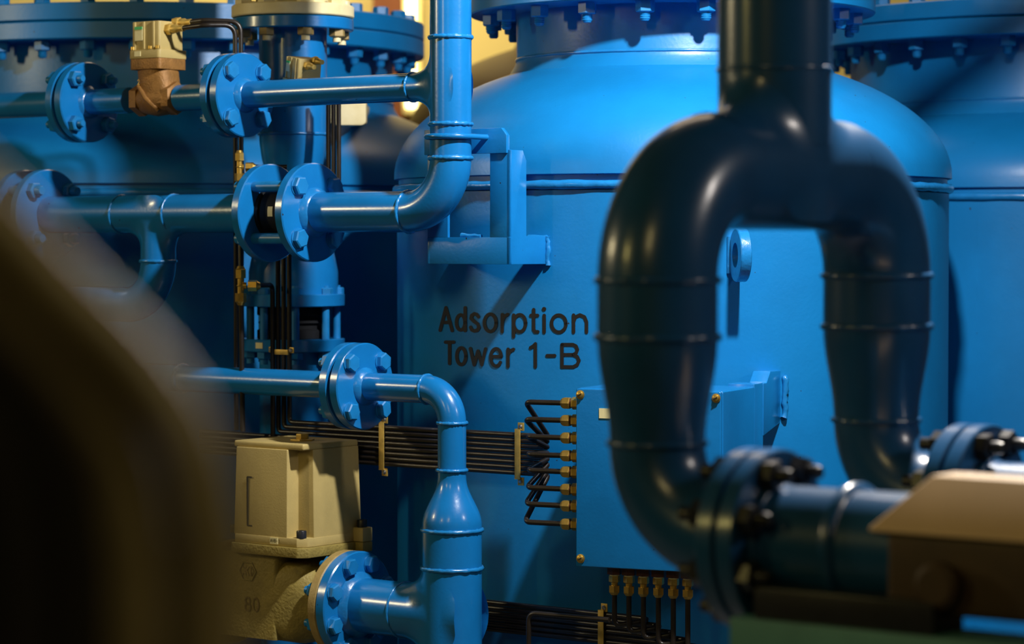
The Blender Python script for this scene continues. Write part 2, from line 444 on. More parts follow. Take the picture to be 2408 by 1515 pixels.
# lower run to the wafer valve
Cc = V((RXY.x, RXY.y, zc))
F2 = go(Cc, Pd, 742)
F2R = .112
MB().cyl(F2, Cc - Pd * Rl, r80, 48).build('pipe', 'blue', riser)
weld(riser, Cc - Pd * (Rl + .001), Pd, r80, .0040)
MB().lathe(F2, Pd, [(r80 + .012, -.002), (r80 + .010, .005), (r80 + .003, .012), (r80, .016)], 48).build('weld_bead', 'blue_weld', riser, ang=60)
flange(riser, F2, -Pd, F2R, .024)
G2 = go(Cc, Pd, 640)                # face of the far flange, towards the valve
bl = (F2 - G2).length
bolts(riser, F2, Pd, .083, 4, PI / 4, -bl - .024, 0, .038, shank=.0125)

# gasket of the top pair
MB().lathe(F1, -Pd, [(.03, FT), (FR * .72, FT), (FR * .72, FT + .008), (.03, FT + .008)], 48).build('gasket', 'gasket', riser)

# ================================================================== top line: short spool, solenoid valve, left pair
mid = thing('flanged_pipe', 'short blue pipe on the left carrying the bronze valve between two flanges', 'pipe', go(A, Pd, 360))
flange(mid, F1 - Pd * (FT + .008), -Pd, FR, FT)
F0 = go(A, Pd, 212)
flange(mid, F0, -Pd, FR, FT)
vL, vR = go(A, Pd, 292), go(A, Pd, 438)
MB().cyl(F0, vL + Pd * .02, r50, 40).build('pipe', 'blue', mid)
MB().cyl(vR - Pd * .02, F1 - Pd * (2 * FT), r50, 40).build('pipe', 'blue', mid)
MB().lathe(F0, Pd, [(r50 + .010, -.002), (r50 + .004, .006), (r50, .010)], 40).build('weld_bead', 'blue_weld', mid, ang=60)
MB().lathe(F0, -Pd, [(.03, FT), (FR * .72, FT), (FR * .72, FT + .008), (.03, FT + .008)], 48).build('gasket', 'gasket', mid)
bolts(mid, F0, Pd, .076, 4, PI / 4, -(2 * FT + .008), 0, .035, head=.017, stud=.016, hex_head=False)
lft = thing('flanged_pipe', 'blue pipe coming in at the left edge behind the nutted flange', 'pipe', go(A, Pd, 60))
flange(lft, F0 - Pd * (FT + .008), -Pd, FR, FT)
MB().cyl(F0 - Pd * .05, F0 - Pd * .75, r50, 40).build('pipe', 'blue', lft)

def rbox(O, ax, half, r, taper=1., n=5):
    """upright box with rounded vertical edges: ring of the bottom, ring of the top"""
    a, bb, c = ax
    rs = []
    for zz, k in ((-1, 1.), (1, taper)):
        ring = []
        for q, (sx, sy) in enumerate(((1, 1), (-1, 1), (-1, -1), (1, -1))):
            for i in range(n + 1):
                t = PI / 2 * q + PI / 2 * i / n
                ring.append(O + a * ((sx * (half[0] * k - r)) + r * math.cos(t)) + bb * ((sy * (half[1] * k - r)) + r * math.sin(t)) + c * (half[2] * zz))
        rs.append(ring)
    return rs
def solenoid(label, O, ax, nn, up, s=1., short=False):
    """bronze angle-seat valve under a khaki actuator; O = centre of its run"""
    root = thing('solenoid_valve', label, 'valve', O)
    a, n, u = ax, nn, up
    bz = 0 if not short else .055
    # housing
    z1, z2, z3, z4 = .068 * s, .094 * s, .114 * s, .181 * s
    hw, hd = .047 * s, .043 * s
    MB().rings(rbox(O + u * ((z3 + z4) / 2), (a, n, u), (hw * .94, hd * .94, (z4 - z3) / 2), .006 * s)).build('actuator_housing', 'khaki', root, bev=.0015, ang=40)
    for sx in (-.045,): pass
    b = MB()
    for sx in (-.036, -.006, .026):
        b.box(O + a * sx * s + n * (hd * .94) + u * ((z3 + z4) / 2), (a, n, u), (.004 * s, .003 * s, (z4 - z3) / 2 * .98))
    b.build('rib', 'khaki', root, bev=.001)
    MB().rings(rbox(O + u * ((z2 + z3) / 2), (a, n, u), (hw * 1.08, hd * 1.1, (z3 - z2) / 2), .008 * s)).build('adapter_plate', 'khaki', root, bev=.001, ang=40)
    lb = MB().box(O - a * .019 * s + n * (hd * .94 + .0042 * s) + u * (.152 * s), (a, n, u), (.0125 * s, .0006, .016 * s)).build('nameplate', 'label', root)
    MB().box(O - a * .019 * s + n * (hd * .94 + .0052 * s) + u * (.1655 * s), (a, n, u), (.0125 * s, .0006, .0035 * s)).build('green_band', 'green', lb)
    MB().box(O - a * .020 * s + n * (hd * 1.1 + .0006) + u * (.105 * s), (a, n, u), (.010 * s, .0006, .006 * s)).build('tag', 'label', root)
    for sx in (-.040, .018, .042):
        c = O + a * sx * s + n * hd * s * 1.0 + u * (z3 + .001)
        MB().lathe(c, u, [(.0055 * s, 0), (.0055 * s, .007 * s), (.003 * s, .008 * s)], 12).build('screw', 'brass', root)
    # cable connectors on the right side
    for dz, dn in ((.178, -.014), (.162, .012)):
        c = O + a * (hw * .9) + u * dz * s + n * dn * s
        b = MB(); b.hexa(c, c + a * .018 * s, .024 * s, .3, .002); b.lathe(c + a * .018 * s, a, [(.010 * s, 0), (.010 * s, .014 * s), (.0075 * s, .018 * s), (.0075 * s, .036 * s)], 16)
        b.build('connector', 'brass_strip', root)
    # bronze neck, collar
    MB().rings(rbox(O + u * ((z1 + z2) / 2), (a, n, u), (hw * 1.06, hd * 1.08, (z2 - z1) / 2), .009 * s)).build('bonnet', 'bronze', root, bev=.0015, ang=40)
    body = MB()
    if not short:
        pr = [(.0325, -.066), (.0335, -.064), (.0335, -.044), (.0325, -.042)]
        body.lathe(O, a, [(.0335 * s, -.042 * s), (.037 * s, -.025 * s), (.041 * s, 0), (.038 * s, .03 * s), (.0345 * s, .045 * s)], 40)
        for sg in (-1, 1):
            body.hexa(O + a * sg * .042 * s, O + a * sg * .068 * s, .068 * s, PI / 6, .004 * s)
        # neck: round at the run, wide at the bonnet, leaning
        rs = []
        for t in range(7):
            f = t / 6; zz = (-.012 + (z1 / s + .012) * f) * s
            rx = (.047 - .001 * f + .010 * (1 - f) ** 2) * s; ry = (.037 + .004 * f) * s
            off = a * (.010 * (1 - f) * s)
            rs.append([O + off + u * zz + a * rx * math.copysign(abs(math.cos(q)) ** .7, math.cos(q)) + n * ry * math.copysign(abs(math.sin(q)) ** .7, math.sin(q)) for q in [2 * PI * k / 36 for k in range(36)]])
        body.rings(rs)
        # slanting seat rib
        body.tube([O - a * .030 * s + u * .030 * s + n * .034 * s, O + n * .042 * s - a * .0 * s, O + a * .030 * s - u * .030 * s + n * .028 * s], .006 * s, 10)
        body.build('valve_body', 'bronze', root, ang=42)
        small_text('2', O - a * .030 * s + n * (.0385 * s) + u * .045 * s, a, u, .012 * s, .26).build('cast_number', 'brass_strip', root)
    else:
        body.lathe(O + u * .035 * s, u, [(.03 * s, 0), (.033 * s, .05 * s)], 32); body.build('valve_body', 'bronze', root, ang=42)
    return root
Vc = go(A, Pd, 372)
sol = solenoid('bronze solenoid valve with khaki box and green-topped nameplate on the upper left pipe', Vc, Pd, Nd, Z, 1.0)
# second valve, leaning, behind the branch pipe
o2 = P(706, 272, 6.12)
d2 = V((math.cos(math.radians(4)), -math.sin(math.radians(4)) * .9, 0)).normalized()
a2 = (Pd * .9 + Nd * .35 - Z * .16).normalized(); u2 = (Z - a2 * Z.dot(a2)).normalized(); n2 = a2.cross(u2) * -1
n2 = u2.cross(a2)
if n2.y > 0: n2 = -n2
solenoid('khaki solenoid valve leaning behind the upper branch pipe', o2, a2, n2, u2, .74, True)

# ================================================================== middle line: left spool with tee, wafer valve
ml = thing('flanged_pipe', 'blue pipe with a downturned tee on the middle left', 'pipe', go(Cc, Pd, 380))
flange(ml, G2, -Pd, F2R, .024)
EL = go(Cc, Pd, 118)
MB().cyl(EL, G2 - Pd * .02, r80, 48).build('pipe', 'blue', ml)
flange(ml, EL, -Pd, F2R, .024)
bolts(ml, EL, Pd, .083, 4, PI / 4, -.10, 0, .036, head=.018, stud=.018, hex_head=False, shank=.0125)
Tt = go(Cc, Pd, 372)
MB().tee(Tt, Pd, -Z, r80, r80 * .93, .045, .112, .070).build('branch_tee', 'blue', ml, ang=60)
weld(ml, go(Cc, Pd, 288), Pd, r80, .003); weld(ml, go(Cc, Pd, 411), Pd, r80, .0032)
weld(ml, Tt - Z * .112, Z, r80 * .93, .004)
Te = Tt - Z * .112
MB().tube(arc(Te - Pd * .105, Pd, -Z, .105) + [Te - Z * .105 - Pd * .30], r80 * .93, 44).build('elbow', 'blue', ml)
wv = thing('wafer_valve', 'black wafer check valve between the two big flanges of the middle pipe', 'valve', (F2 + G2) / 2)
L2 = bl - .024
pr = [(.02, .0015), (.062, .0015), (.062, .010), (.057, .012), (.057, .018), (.064, .021), (.064, L2 - .02), (.057, L2 - .017), (.057, L2 - .012), (.062, L2 - .010), (.062, L2 - .0015), (.02, L2 - .0015)]
MB().lathe(G2, Pd, pr, 56).build('valve_body', 'rubber', wv, ang=30)
lab = MB()
for i in range(4):
    a0 = math.radians(-8 + 5 * i); a1 = math.radians(-8 + 5 * (i + 1))
    def q(a, x): return G2 + Pd * x + (Nd * math.cos(a) + Z * math.sin(a)) * .0648
    lab.add([q(a0, .045), q(a0, .060), q(a1, .060), q(a1, .045)], [(0, 1, 2, 3)])
lab.build('label_plate', 'label', wv)
fl = thing('flanged_pipe', 'blue flanged pipe end at the left edge beyond the middle pipe', 'pipe', EL - Pd * .2)
flange(fl, EL - Pd * .076, -Pd, F2R, .024)
MB().cyl(EL - Pd * .09, EL - Pd * .6, r80, 40).build('pipe', 'blue', fl)
wv2 = thing('wafer_valve', 'dark wafer valve at the left edge behind the blurred hoses', 'valve', EL - Pd * .05)
MB().lathe(EL - Pd * .075, Pd, [(.02, 0), (.064, 0), (.064, .05), (.02, .05)], 48).build('valve_body', 'rubber', wv2, ang=30)

# ================================================================== lower line
LWX = go(RXY + Z * CZ, Pd, 1062.5)
DX = V((LWX.x, LWX.y, 0)); YD = DX.y
def dz(py): return V((DX.x, DX.y, zat(py, YD)))
low = thing('reducer_pipe', 'blue pipe that turns down from the four-bolt flange and widens like a bottle', 'pipe', dz(1300))
zl = zat(918, YD); Rs = .070
Ce = V((DX.x, DX.y, zl))
MB().tube(arc(Ce - Pd * Rs - Z * Rs, Z, Pd, Rs), r50, 40).build('elbow', 'blue', low)
F3 = go(Ce, Pd, 860)
MB().cyl(F3, Ce - Pd * Rs, r50, 40).build('pipe', 'blue', low)
weld(low, Ce - Pd * (Rs + .0), Pd, r50, .0036)
MB().lathe(F3, Pd, [(r50 + .012, -.002), (r50 + .010, .005), (r50 + .003, .011), (r50, .014)], 40).build('weld_bead', 'blue_weld', low, ang=60)
zA, zB, zC2 = zat(995, YD), zat(1106, YD), zat(1246, YD)
MB().cyl(V((DX.x, DX.y, zB)), V((DX.x, DX.y, zl - Rs)), r50, 40).build('pipe', 'blue', low)
weld(low, dz(995), Z, r50, .0042); weld(low, dz(1106), Z, r50 + .001, .0040)
pr = []
for i in range(21):
    f = i / 20; k = .5 - .5 * math.cos(PI * min(1, max(0, (f - .12) / .80)))
    pr.append((r50 + (r100 - r50) * k, zB - (zB - zC2) * f))
MB().lathe(DX, Z, [(r, z) for r, z in pr][::-1], 56).build('reducer', 'blue', low, ang=70)
weld(low, dz(1246), Z, r100, .0048); weld(low, dz(1336), Z, r100, .0048)
MB().cyl(V((DX.x, DX.y, 0)), V((DX.x, DX.y, zC2)), r100, 56).build('pipe', 'blue', low)
zt = zat(1447, YD); Tc = V((DX.x, DX.y, zt))
r100b = .061
MB().tee(Tc, Z, -Pd, r100, r100b, .055, .140, .085).build('branch_tee', 'blue', low, ang=60)
F4 = go(Tc, Pd, 845); F4R = .120
MB().cyl(F4, Tc - Pd * .13, r100b, 52).build('pipe', 'blue', low)
weld(low, Tc - Pd * .135, Pd, r100b, .003)
MB().lathe(F4, Pd, [(r100b + .014, -.002), (r100b + .011, .006), (r100b + .003, .014), (r100b, .018)], 52).build('weld_bead', 'blue_weld', low, ang=60)
flange(low, F3, -Pd, FR, FT)
bolts(low, F3, Pd, .076, 4, PI / 4, -(2 * FT + .008), 0, .035)
MB().lathe(F3, -Pd, [(.03, FT), (FR * .72, FT), (FR * .72, FT + .008), (.03, FT + .008)], 48).build('gasket', 'gasket', low)
flange(low, F4, -Pd, F4R, .026)
bolts(low, F4, Pd, .096, 8, PI / 8, -.050, 0, .034)
ll = thing('flanged_pipe', 'straight blue pipe leading left from the lower four-bolt flange', 'pipe', go(Ce, Pd, 600))
flange(ll, F3 - Pd * (FT + .008), -Pd, FR, FT)
le = go(Ce, Pd, 424)
MB().cyl(le, F3 - Pd * .04, r50 * .98, 40).build('pipe', 'blue', ll)
weld(ll, le + Pd * .008, Pd, r50, .0045)
MB().tube([le, le - Pd * .35], r50 * 1.02, 36).build('pipe', 'blue', ll)

# ================================================================== actuated ball valve
VB = F4 - Pd * .026
bv = thing('ball_valve', 'khaki motor-operated ball valve with tall box cover below the lower pipe', 'valve', F4 - Pd * .22)
ft = .024
flange(bv, VB, -Pd, F4R, ft, 'khaki_dark', 'valve_flange')
Bc = go(Tc, Pd, 640)
VL = F4 - Pd * .40
flange(bv, VL, Pd, F4R, ft, 'khaki_dark', 'valve_flange')
# body: octagonal block around the bore with flared ends
body = MB()
def ringx(x, r, sq):
    o = VB - Pd * x; out = []
    for k in range(40):
        q = 2 * PI * k / 40; e = sq
        out.append(o + Nd * r * math.copysign(abs(math.cos(q)) ** e, math.cos(q)) + Z * r * math.copysign(abs(math.sin(q)) ** e, math.sin(q)))
    return out
xt = (VB - VL).length
body.rings([ringx(ft * .5, .066, 1), ringx(ft + .012, .066, 1), ringx(ft + .05, .083, .75), ringx(.10, .094, .5), ringx(xt - .12, .094, .5), ringx(xt - .06, .083, .75), ringx(xt - ft, .066, 1)])
zc_base = zat(1290, Bc.y)
hb = zc_base - Bc.z
body.rings(rbox(Bc + Z * ((hb - .085) / 2), (Pd, Nd, Z), (.098, .0938, (hb + .085) / 2), .010))
body.build('valve_body', 'olive_cast', bv, bev=0, ang=38)
# actuator: base plate + notched cover
zb0, zb1, ztop = zat(1296, Bc.y - .05), zat(1272, Bc.y - .05), zat(1036, Bc.y - .07)
# footprint corner under the front-right edge
fc = go(Bc + Nd * .105, Pd, 712)
w_, d_ = .222, .200
def fp(x, y, z): return fc + Pd * x + Nd * y + Z * (z - fc.z)
ring0 = [(0, 0), (0, -d_), (-w_, -d_), (-w_, 0)]
def plate(z0, z1, g, cham=.018):
    pts = [(g - cham, g), (g, g - cham), (g, -d_ - g + cham), (g - cham, -d_ - g), (-w_ - g + cham, -d_ - g), (-w_ - g, -d_ - g + cham), (-w_ - g, g - cham), (-w_ - g + cham, g)]
    return MB().prism([fp(x, y, z0) for x, y in pts], Z * (z1 - z0))
plate(zb0, zb1 - .0005, .007).build('base_flange', 'olive_cast', bv, bev=.003)
plate(zb1, zb1 + .020, .0012).build('cover_flange', 'khaki', bv, bev=.002)
def cover_ring(z, k):
    # k shrinks the section towards the top; notches at the two front corners hold the screws
    nx, ny = .047, .038
    pts = [(-nx, 0.), (-nx, -ny), (0, -ny), (0, -d_), (-w_, -d_), (-w_, -ny), (-w_ + .012, -ny), (-w_ + .012, 0)]
    cxm, cym = -w_ / 2, -d_ / 2
    return [fp(cxm + (x - cxm) * k, cym + (y - cym) * k, z) for x, y in pts]
MB().rings([cover_ring(zb1 + .018, 1.0), cover_ring(ztop - .014, .955), ]).build('actuator_cover', 'khaki', bv, bev=.002, seg=3, ang=40)
MB().prism([p for p in [fp(-w_ / 2 + (x + w_ / 2) * .955, -d_ / 2 + (y + d_ / 2) * .955, ztop - .0145) for x, y in [(0, -.004), (0, -d_), (-w_, -d_), (-w_, -.004)]]], Z * .0145).build('cover_lid', 'khaki', bv, bev=.005, seg=3, ang=40)
for zz0, zz1, mm in ((zb0, zb1 - .0005, 'olive_cast'), (zb1, zb1 + .032, 'khaki')):
    MB().box(fp(.012, -d_ + .012, (zz0 + zz1) / 2), (Pd, Nd, Z), (.017, .017, (zz1 - zz0) / 2)).build('corner_lug', mm, bv, bev=.003)
for (x, y) in ((-.016, -.014), (.012, -d_ + .012), (-w_ + .002, -.014)):
    c = fp(x, y, zb1 + (.032 if x > .01 else .020))
    b = MB().lathe(c, Z, [(.0115, 0), (.0115, .015), (.0105, .017), (.006, .017), (.006, .011)], 24)
    b.build('screw', 'dark_bolt', bv)
gx = -w_ + .055
MB().box(fp(gx, .0005, zb1 + .095), (Pd, Nd, Z), (.0018, .0012, .055)).build('sight_slot', 'ink', bv)
for zz in (.04, .15):
    MB().box(fp(gx + .006, .0004, zb1 + zz), (Pd, Nd, Z), (.007, .0010, .0016)).build('sight_slot', 'ink', bv)
lb = MB().box(fp(-.085, .0014, zb1 + .011), (Pd, Nd, Z), (.012, .0010, .0072)).build('label_plate', 'label', bv)
small_text('AV8-1', fp(-.095, .0026, zb1 + .0150), Pd, Z, .0075, .26).build('label_text', 'ink', lb)
b = MB(); kc = fp(-w_ / 2 + .03, -d_ / 2 + .01, ztop)
b.hexa(kc, kc + Z * .004, .05); b.hexa(kc + Z * .004, kc + Z * .016, .026); b.build('indicator_knob', 'brass_strip', bv, bev=.001)
b = MB(); kc = fp(-w_ - .001, -.06, ztop - .045)
b.hexa(kc, kc - Pd * .012, .016); b.build('cable_plug', 'brass', bv, bev=.001)
# cast marks on the body front
fo = Bc + Nd * .0955
hx = [fo + Pd * (.012 + .026 * math.cos(math.radians(60 * k))) + Z * (.066 + .023 * math.sin(math.radians(60 * k))) for k in range(7)]
b = MB().tube(hx, .0016, 8); b.build('cast_mark', 'olive_cast', bv)
b = small_text('CKD', fo + Nd * .0006 - Pd * .012 + Z * .077, Pd, Z, .020, .22)
b.build('cast_mark', 'khaki_dark', bv)
b = small_text('80', fo + Nd * .0006 + Pd * .002 + Z * .008, Pd, Z, .032, .2); b.build('cast_number', 'khaki_dark', bv)
bolts(bv, VL, -Pd, .096, 8, PI / 8, -.045, .02, .034, m='dark_bolt', nut=False, hex_head=True)
lp = thing('flanged_pipe', 'dim blue pipe and flange feeding the khaki ball valve from the left', 'pipe', VL - Pd * .1)
flange(lp, VL - Pd * .001, -Pd, F4R, .022, 'blue')
MB().cyl(VL - Pd * .02, VL - Pd * .6, r100b, 44).build('pipe', 'blue', lp)

# ================================================================== bracket on the tank, with its U-bolt
ct = on_tank(1287, 592)
fx = ct + Nd * .137                      # front right lower corner line
def bp(x, y, py_z): return V((fx.x, fx.y, 0)) + Pd * x + Nd * y + Z * py_z
zb, zt1 = zat(622, fx.y), zat(558, fx.y)
zpt = zat(352, fx.y); zp0, zp1 = zat(360, fx.y), zat(300, fx.y)
br = MB()
xL = (go(fx, Pd, 1005) - fx).dot(Pd); xH = (go(fx, Pd, 1053) - fx).dot(Pd); xR = (go(fx, Pd, 1152) - fx).dot(Pd)
t_ = .008
# front plate: a frame with an open window
br.box(bp((xL) / 2, -t_ / 2, (zb + zt1) / 2), (Pd, Nd, Z), (-xL / 2, t_ / 2, (zt1 - zb) / 2))
br.box(bp(xR / 2, -t_ / 2, (zt1 + zpt) / 2), (Pd, Nd, Z), (-xR / 2, t_ / 2, (zpt - zt1) / 2 + .0002))
br.box(bp((xL + xH) / 2, -t_ / 2, (zt1 + zpt) / 2), (Pd, Nd, Z), ((xH - xL) / 2, t_ / 2, (zpt - zt1) / 2 + .0002))
bq = br.build('pipe_bracket', 'blue', tower, bev=.0012)
# side webs going back to the shell
sd = (go(fx, -Nd, 1238) - fx).length
poly = [(0, zb), (.150, zb), (.150, zt1 + .003), (sd, zt1 + .003), (sd, zpt - .022), (sd - .010, zpt - .006), (sd - .012, zpt), (0, zpt)]
MB().prism([bp(0, -x, z) for x, z in poly], -Pd * t_).build('side_web', 'blue', bq, bev=.0012)
MB().prism([bp(xL + t_, -x, z) for x, z in [(0, zb), (.28, zb), (.28, zt1), (0, zt1)]], -Pd * t_).build('side_web', 'blue', bq, bev=.0012)
poly = [(xL - .004, zp0), (.0 - .004, zp0), (-.004, zp1 - .016), (-.018, zp1), (xL - .004, zp1)]
MB().prism([bp(x, .006, z) for x, z in poly], -Nd * .012).build('clamp_plate', 'blue', bq, bev=.0012)
bw = MB(); pts = [on_tank(1286 + random.random() * 4, 556 + i * 6.2, .003) for i in range(12)]
bw.tube(pts, [.0045 + random.random() * .002 for _ in pts], 8)
bw.tube([on_tank(1242 + i * 9, 556 + random.random() * 2, .004) for i in range(6)], .004, 8)
bw.build('weld_bead', 'blue_weld', bq, ang=80)
wb = MB().tube([bp(xH + .03 + i * .009, -.012, zt1 + .001 + random.random() * .003) for i in range(7)], [.004 + random.random() * .003 for _ in range(7)], 8)
wb.build('weld_bead', 'blue_weld', bq, ang=80)
zu = zat(322, YR)
Uc = V((RXY.x, RXY.y, zu)); ru = .0062; Ru = r80 + ru + .0005
back = max(.02, (V((fx.x, fx.y, zu)) - Uc).dot(-Nd))
pts = [Uc - Pd * Ru - Nd * (back + .03)] + [Uc - Pd * Ru * math.cos(t) + Nd * Ru * math.sin(t) for t in [PI * i / 24 for i in range(25)]] + [Uc + Pd * Ru - Nd * (back + .03)]
ub = MB().tube(pts, ru, 16)
for s in (-1, 1): ub.hexa(Uc + Pd * Ru * s - Nd * (back + .014), Uc + Pd * Ru * s - Nd * (back + .024), .02)
tag(ub.build('pipe_clamp', 'blue'), 'blue U-bolt clamping the riser pipe to the tank bracket', 'clamp')

# ================================================================== central column pipe behind
KX = P(690, 570, 6.38); KX.z = 0
YK = KX.y
def kz(py, dy=0): return zat(py, YK - dy)
col = thing('column_pipe', 'upright blue pipe behind the flanges with a bolted top flange', 'pipe', V((KX.x, KX.y, kz(400))))
zf = kz(62, .146)
pr = [(.146 * .3, zf), (.1435, zf), (.146, zf + .0025), (.146, zf + .026), (.1435, zf + .0285), (.05, zf + .0285)]
MB().lathe(KX, Z, pr, 72).build('flange', 'blue', col, ang=25)
zw, zr1, zr2 = kz(313, .083), kz(440, .06), kz(600, .1)
MB().lathe(KX, Z, [(.082, zw), (.082, zf + .005)], 64).build('pipe', 'blue', col)
zfl = kz(693, .123)
MB().lathe(KX, Z, [(.108, zfl), (.108, kz(640, .1)), (.1, kz(600, .1)), (.076, kz(520)), (.06, kz(455)), (.064, kz(420)), (.076, kz(370, .08)), (.081, kz(335, .08)), (.082, zw)][::1], 64).build('reducer', 'blue', col, ang=60)
weld(col, KX + Z * zw, Z, .0825, .0035)
MB().lathe(KX, Z, [(.03, zfl - .030), (.122, zfl - .030), (.124, zfl - .028), (.124, zfl - .002), (.122, zfl), (.03, zfl)], 72).build('flange', 'blue', col, ang=25)
cap = thing('cream_flange', 'cream flange with white bolts on top of the upright blue pipe', 'flange', V((KX.x, KX.y, zf + .03)))
zf2 = zf + .031
MB().lathe(KX, Z, [(.05, zf2), (.145, zf2), (.1475, zf2 + .0025), (.1475, zf2 + .026), (.145, zf2 + .0285), (.09, zf2 + .0285), (.085, zf2 + .12), (.085, zf2 + .5)], 72).build('flange', 'cream', cap, ang=25)
for k in range(8):
    a = 2 * PI * k / 8 + math.radians(-26)
    c = KX + V((math.sin(a), -math.cos(a), 0)) * .122
    b = MB(); b.hexa(c + Z * (zf2 + .0285), c + Z * (zf2 + .046), .036, random.random(), .002); b.cyl(c + Z * (zf - .03), c + Z * (zf2 + .02), .010, 16)
    bo = b.build('bolt', 'cream', cap, ang=28)
    b = MB(); b.hexa(c + Z * (zf - .0005), c + Z * (zf - .018), .034, random.random(), .002); b.build('nut', 'khaki_dark', bo, ang=28)
wf = thing('wafer_valve', 'dark wafer valve between two bolted flanges behind the black tubes', 'valve', V((KX.x, KX.y, kz(770))))
z0, z1 = kz(800, .123), zfl - .031
pr = [(.03, z0 + .001), (.088, z0 + .001), (.088, z0 + .02), (.078, z0 + .024), (.078, (z0 + z1) / 2 - .006), (.086, (z0 + z1) / 2), (.078, (z0 + z1) / 2 + .006), (.078, z1 - .024), (.088, z1 - .02), (.088, z1 - .001), (.03, z1 - .001)]
MB().lathe(KX, Z, pr, 64).build('valve_body', 'rubber', wf, ang=30)
cl = thing('column_pipe', 'lower upright blue pipe with a labelled flange under the dark wafer valve', 'pipe', V((KX.x, KX.y, 0)))
MB().lathe(KX, Z, [(.03, z0 - .030), (.122, z0 - .030), (.124, z0 - .028), (.124, z0 - .002), (.122, z0), (.03, z0)], 72).build('flange', 'blue', cl, ang=25)
MB().lathe(KX, Z, [(.083, 0), (.083, z0 - .02)], 64).build('pipe', 'blue', cl)
for k in range(8):
    a = 2 * PI * k / 8 + math.radians(-38)
    c = KX + V((math.sin(a), -math.cos(a), 0)) * .104
    b = MB(); b.cyl(c + Z * (z0 - .06), c + Z * (zfl + .02), .0095, 16)
    b.hexa(c + Z * zfl, c + Z * (zfl + .015), .032, random.random(), .002); b.hexa(c + Z * (z0 - .030), c + Z * (z0 - .047), .032, random.random(), .002)
    b.build('bolt', 'blue_bolt', cl, ang=28)
la = P(609, 812, YK - .11); la = go(V((KX.x, KX.y, z0 - .014)) + V((0, -.1, 0)), V((1, 0, 0)), 609)
aa = math.asin(max(-1, min(1, (la.x - KX.x) / .1245)))
b = MB()
for i in range(3):
    q0, q1 = aa - .09 + .06 * i, aa - .09 + .06 * (i + 1)
    pp = lambda q, zz: V((KX.x + .1248 * math.sin(q), KX.y - .1248 * math.cos(q), zz))
    b.add([pp(q0, z0 - .021), pp(q1, z0 - .021), pp(q1, z0 - .007), pp(q0, z0 - .007)], [(0, 1, 2, 3)])
b.build('label_plate', 'label', cl)
# cream box and dark things behind the column
cb = thing('junction_box', 'cream box with rounded corners peeking out under the branch pipe', 'box', P(818, 255, 6.6))
o = P(818, 238, 6.6)
MB().rings([[o + V((1, 0, 0)) * x + Z * z + V((0, 1, 0)) * y for x, z in [(.045 * sx - (.012 * sx) + .012 * math.cos(t), .06 * sz - .012 * sz + .012 * math.sin(t)) for sx, sz, q in ((1, 1, 0), (-1, 1, 1), (-1, -1, 2), (1, -1, 3)) for t in [PI / 2 * (q + i / 4) for i in range(5)]]] for y in (0, .06)]).build('casing', 'cream', cb, bev=.003)
MB().box(o + V((0, .40, 0)), (V((1, 0, 0)), V((0, 1, 0)), Z), (.015, .36, .02)).build('mounting_arm', 'cream', cb)

# ================================================================== tubing
RT_ = .0058
def tubeobj(label, pts, group, R=.02, r=RT_, nuts=()):
    root = thing('instrument_tube', label, 'tube', pts[0], group)
    MB().tube(fillet(pts, R), r, 14).build('tubing', 'tube', root)
    for (p, d, s) in nuts: fitting(root, p, d, s)
    return root
def fitting(root, p, d, s=1.):
    """compression fitting that starts at p and runs along d into its port"""
    b = MB(); d = d.normalized()
    b.lathe(p, d, [(.0062 * s, 0), (.0098 * s, .004 * s), (.0098 * s, .006 * s)], 6)
    b.hexa(p + d * .006 * s, p + d * .017 * s, .0185 * s, 0, .0015)
    b.build('compression_nut', 'brass', root, ang=28)
    b = MB(); b.cyl(p + d * .017 * s, p + d * .021 * s, .0075 * s, 16)
    b.build('sleeve', 'brown_nut', root)
    b = MB(); b.hexa(p + d * .021 * s, p + d * .034 * s, .0185 * s, .5, .001); b.build('port_body', 'brass', root, ang=28)
# box first: needed for the fitting places
YB = math.radians(24)
pb = V((math.cos(YB), -math.sin(YB), 0)); nb_ = V((-math.sin(YB), -math.cos(YB), 0))
axis = V((TX, TY, 0))
bw_, bd_ = .325, .215
fr = axis + pb * .440 + nb_ * .880          # front right edge
zbt = zat(921, fr.y); zbb = zat(1352, fr.y)
zbt_l = zbt
box = thing('junction_box', 'blue screwed panel box on the lettered tank with brass tube fittings', 'box', fr - pb * bw_ / 2 + Z * zbb)
def bx(x, y, z): return fr - pb * x - nb_ * y + Z * z
MB().box(bx(bw_ / 2, bd_ / 2 + .006, (zbt + zbb) / 2), (pb, nb_, Z), (bw_ / 2, bd_ / 2 - .006, (zbt - zbb) / 2)).build('casing', 'blue', box, bev=.006, seg=3)
MB().box(bx(bw_ / 2, .006, (zbt + zbb) / 2), (pb, nb_, Z), (bw_ / 2 - .001, .0055, (zbt - zbb) / 2 - .001)).build('cover', 'blue', box, bev=.0035, seg=3)
for sx, sz in ((.011, zbt - .014), (bw_ - .011, zbt - .014), (bw_ - .012, zbb + .018), (.012, zbb + .018)):
    c = bx(sx, 0, sz)
    b = MB().lathe(c - nb_ * .0005, nb_, [(.0095, 0), (.0095, .0015), (.0075, .002), (.0065, .005), (.003, .0066)], 20)
    so = b.build('screw', 'brass', box)
    b = MB().box(c + nb_ * .0064, ((pb + Z * .6), nb_, (Z - pb * .6)), (.005, .0006, .0009)); b.build('slot', 'ink', so)
c = go(bx(.3, -.0002, zbt - .052), pb, 1422)
MB().box(c, (pb, nb_, Z), (.0125, .0008, .0105)).build('label_plate', 'label', box)
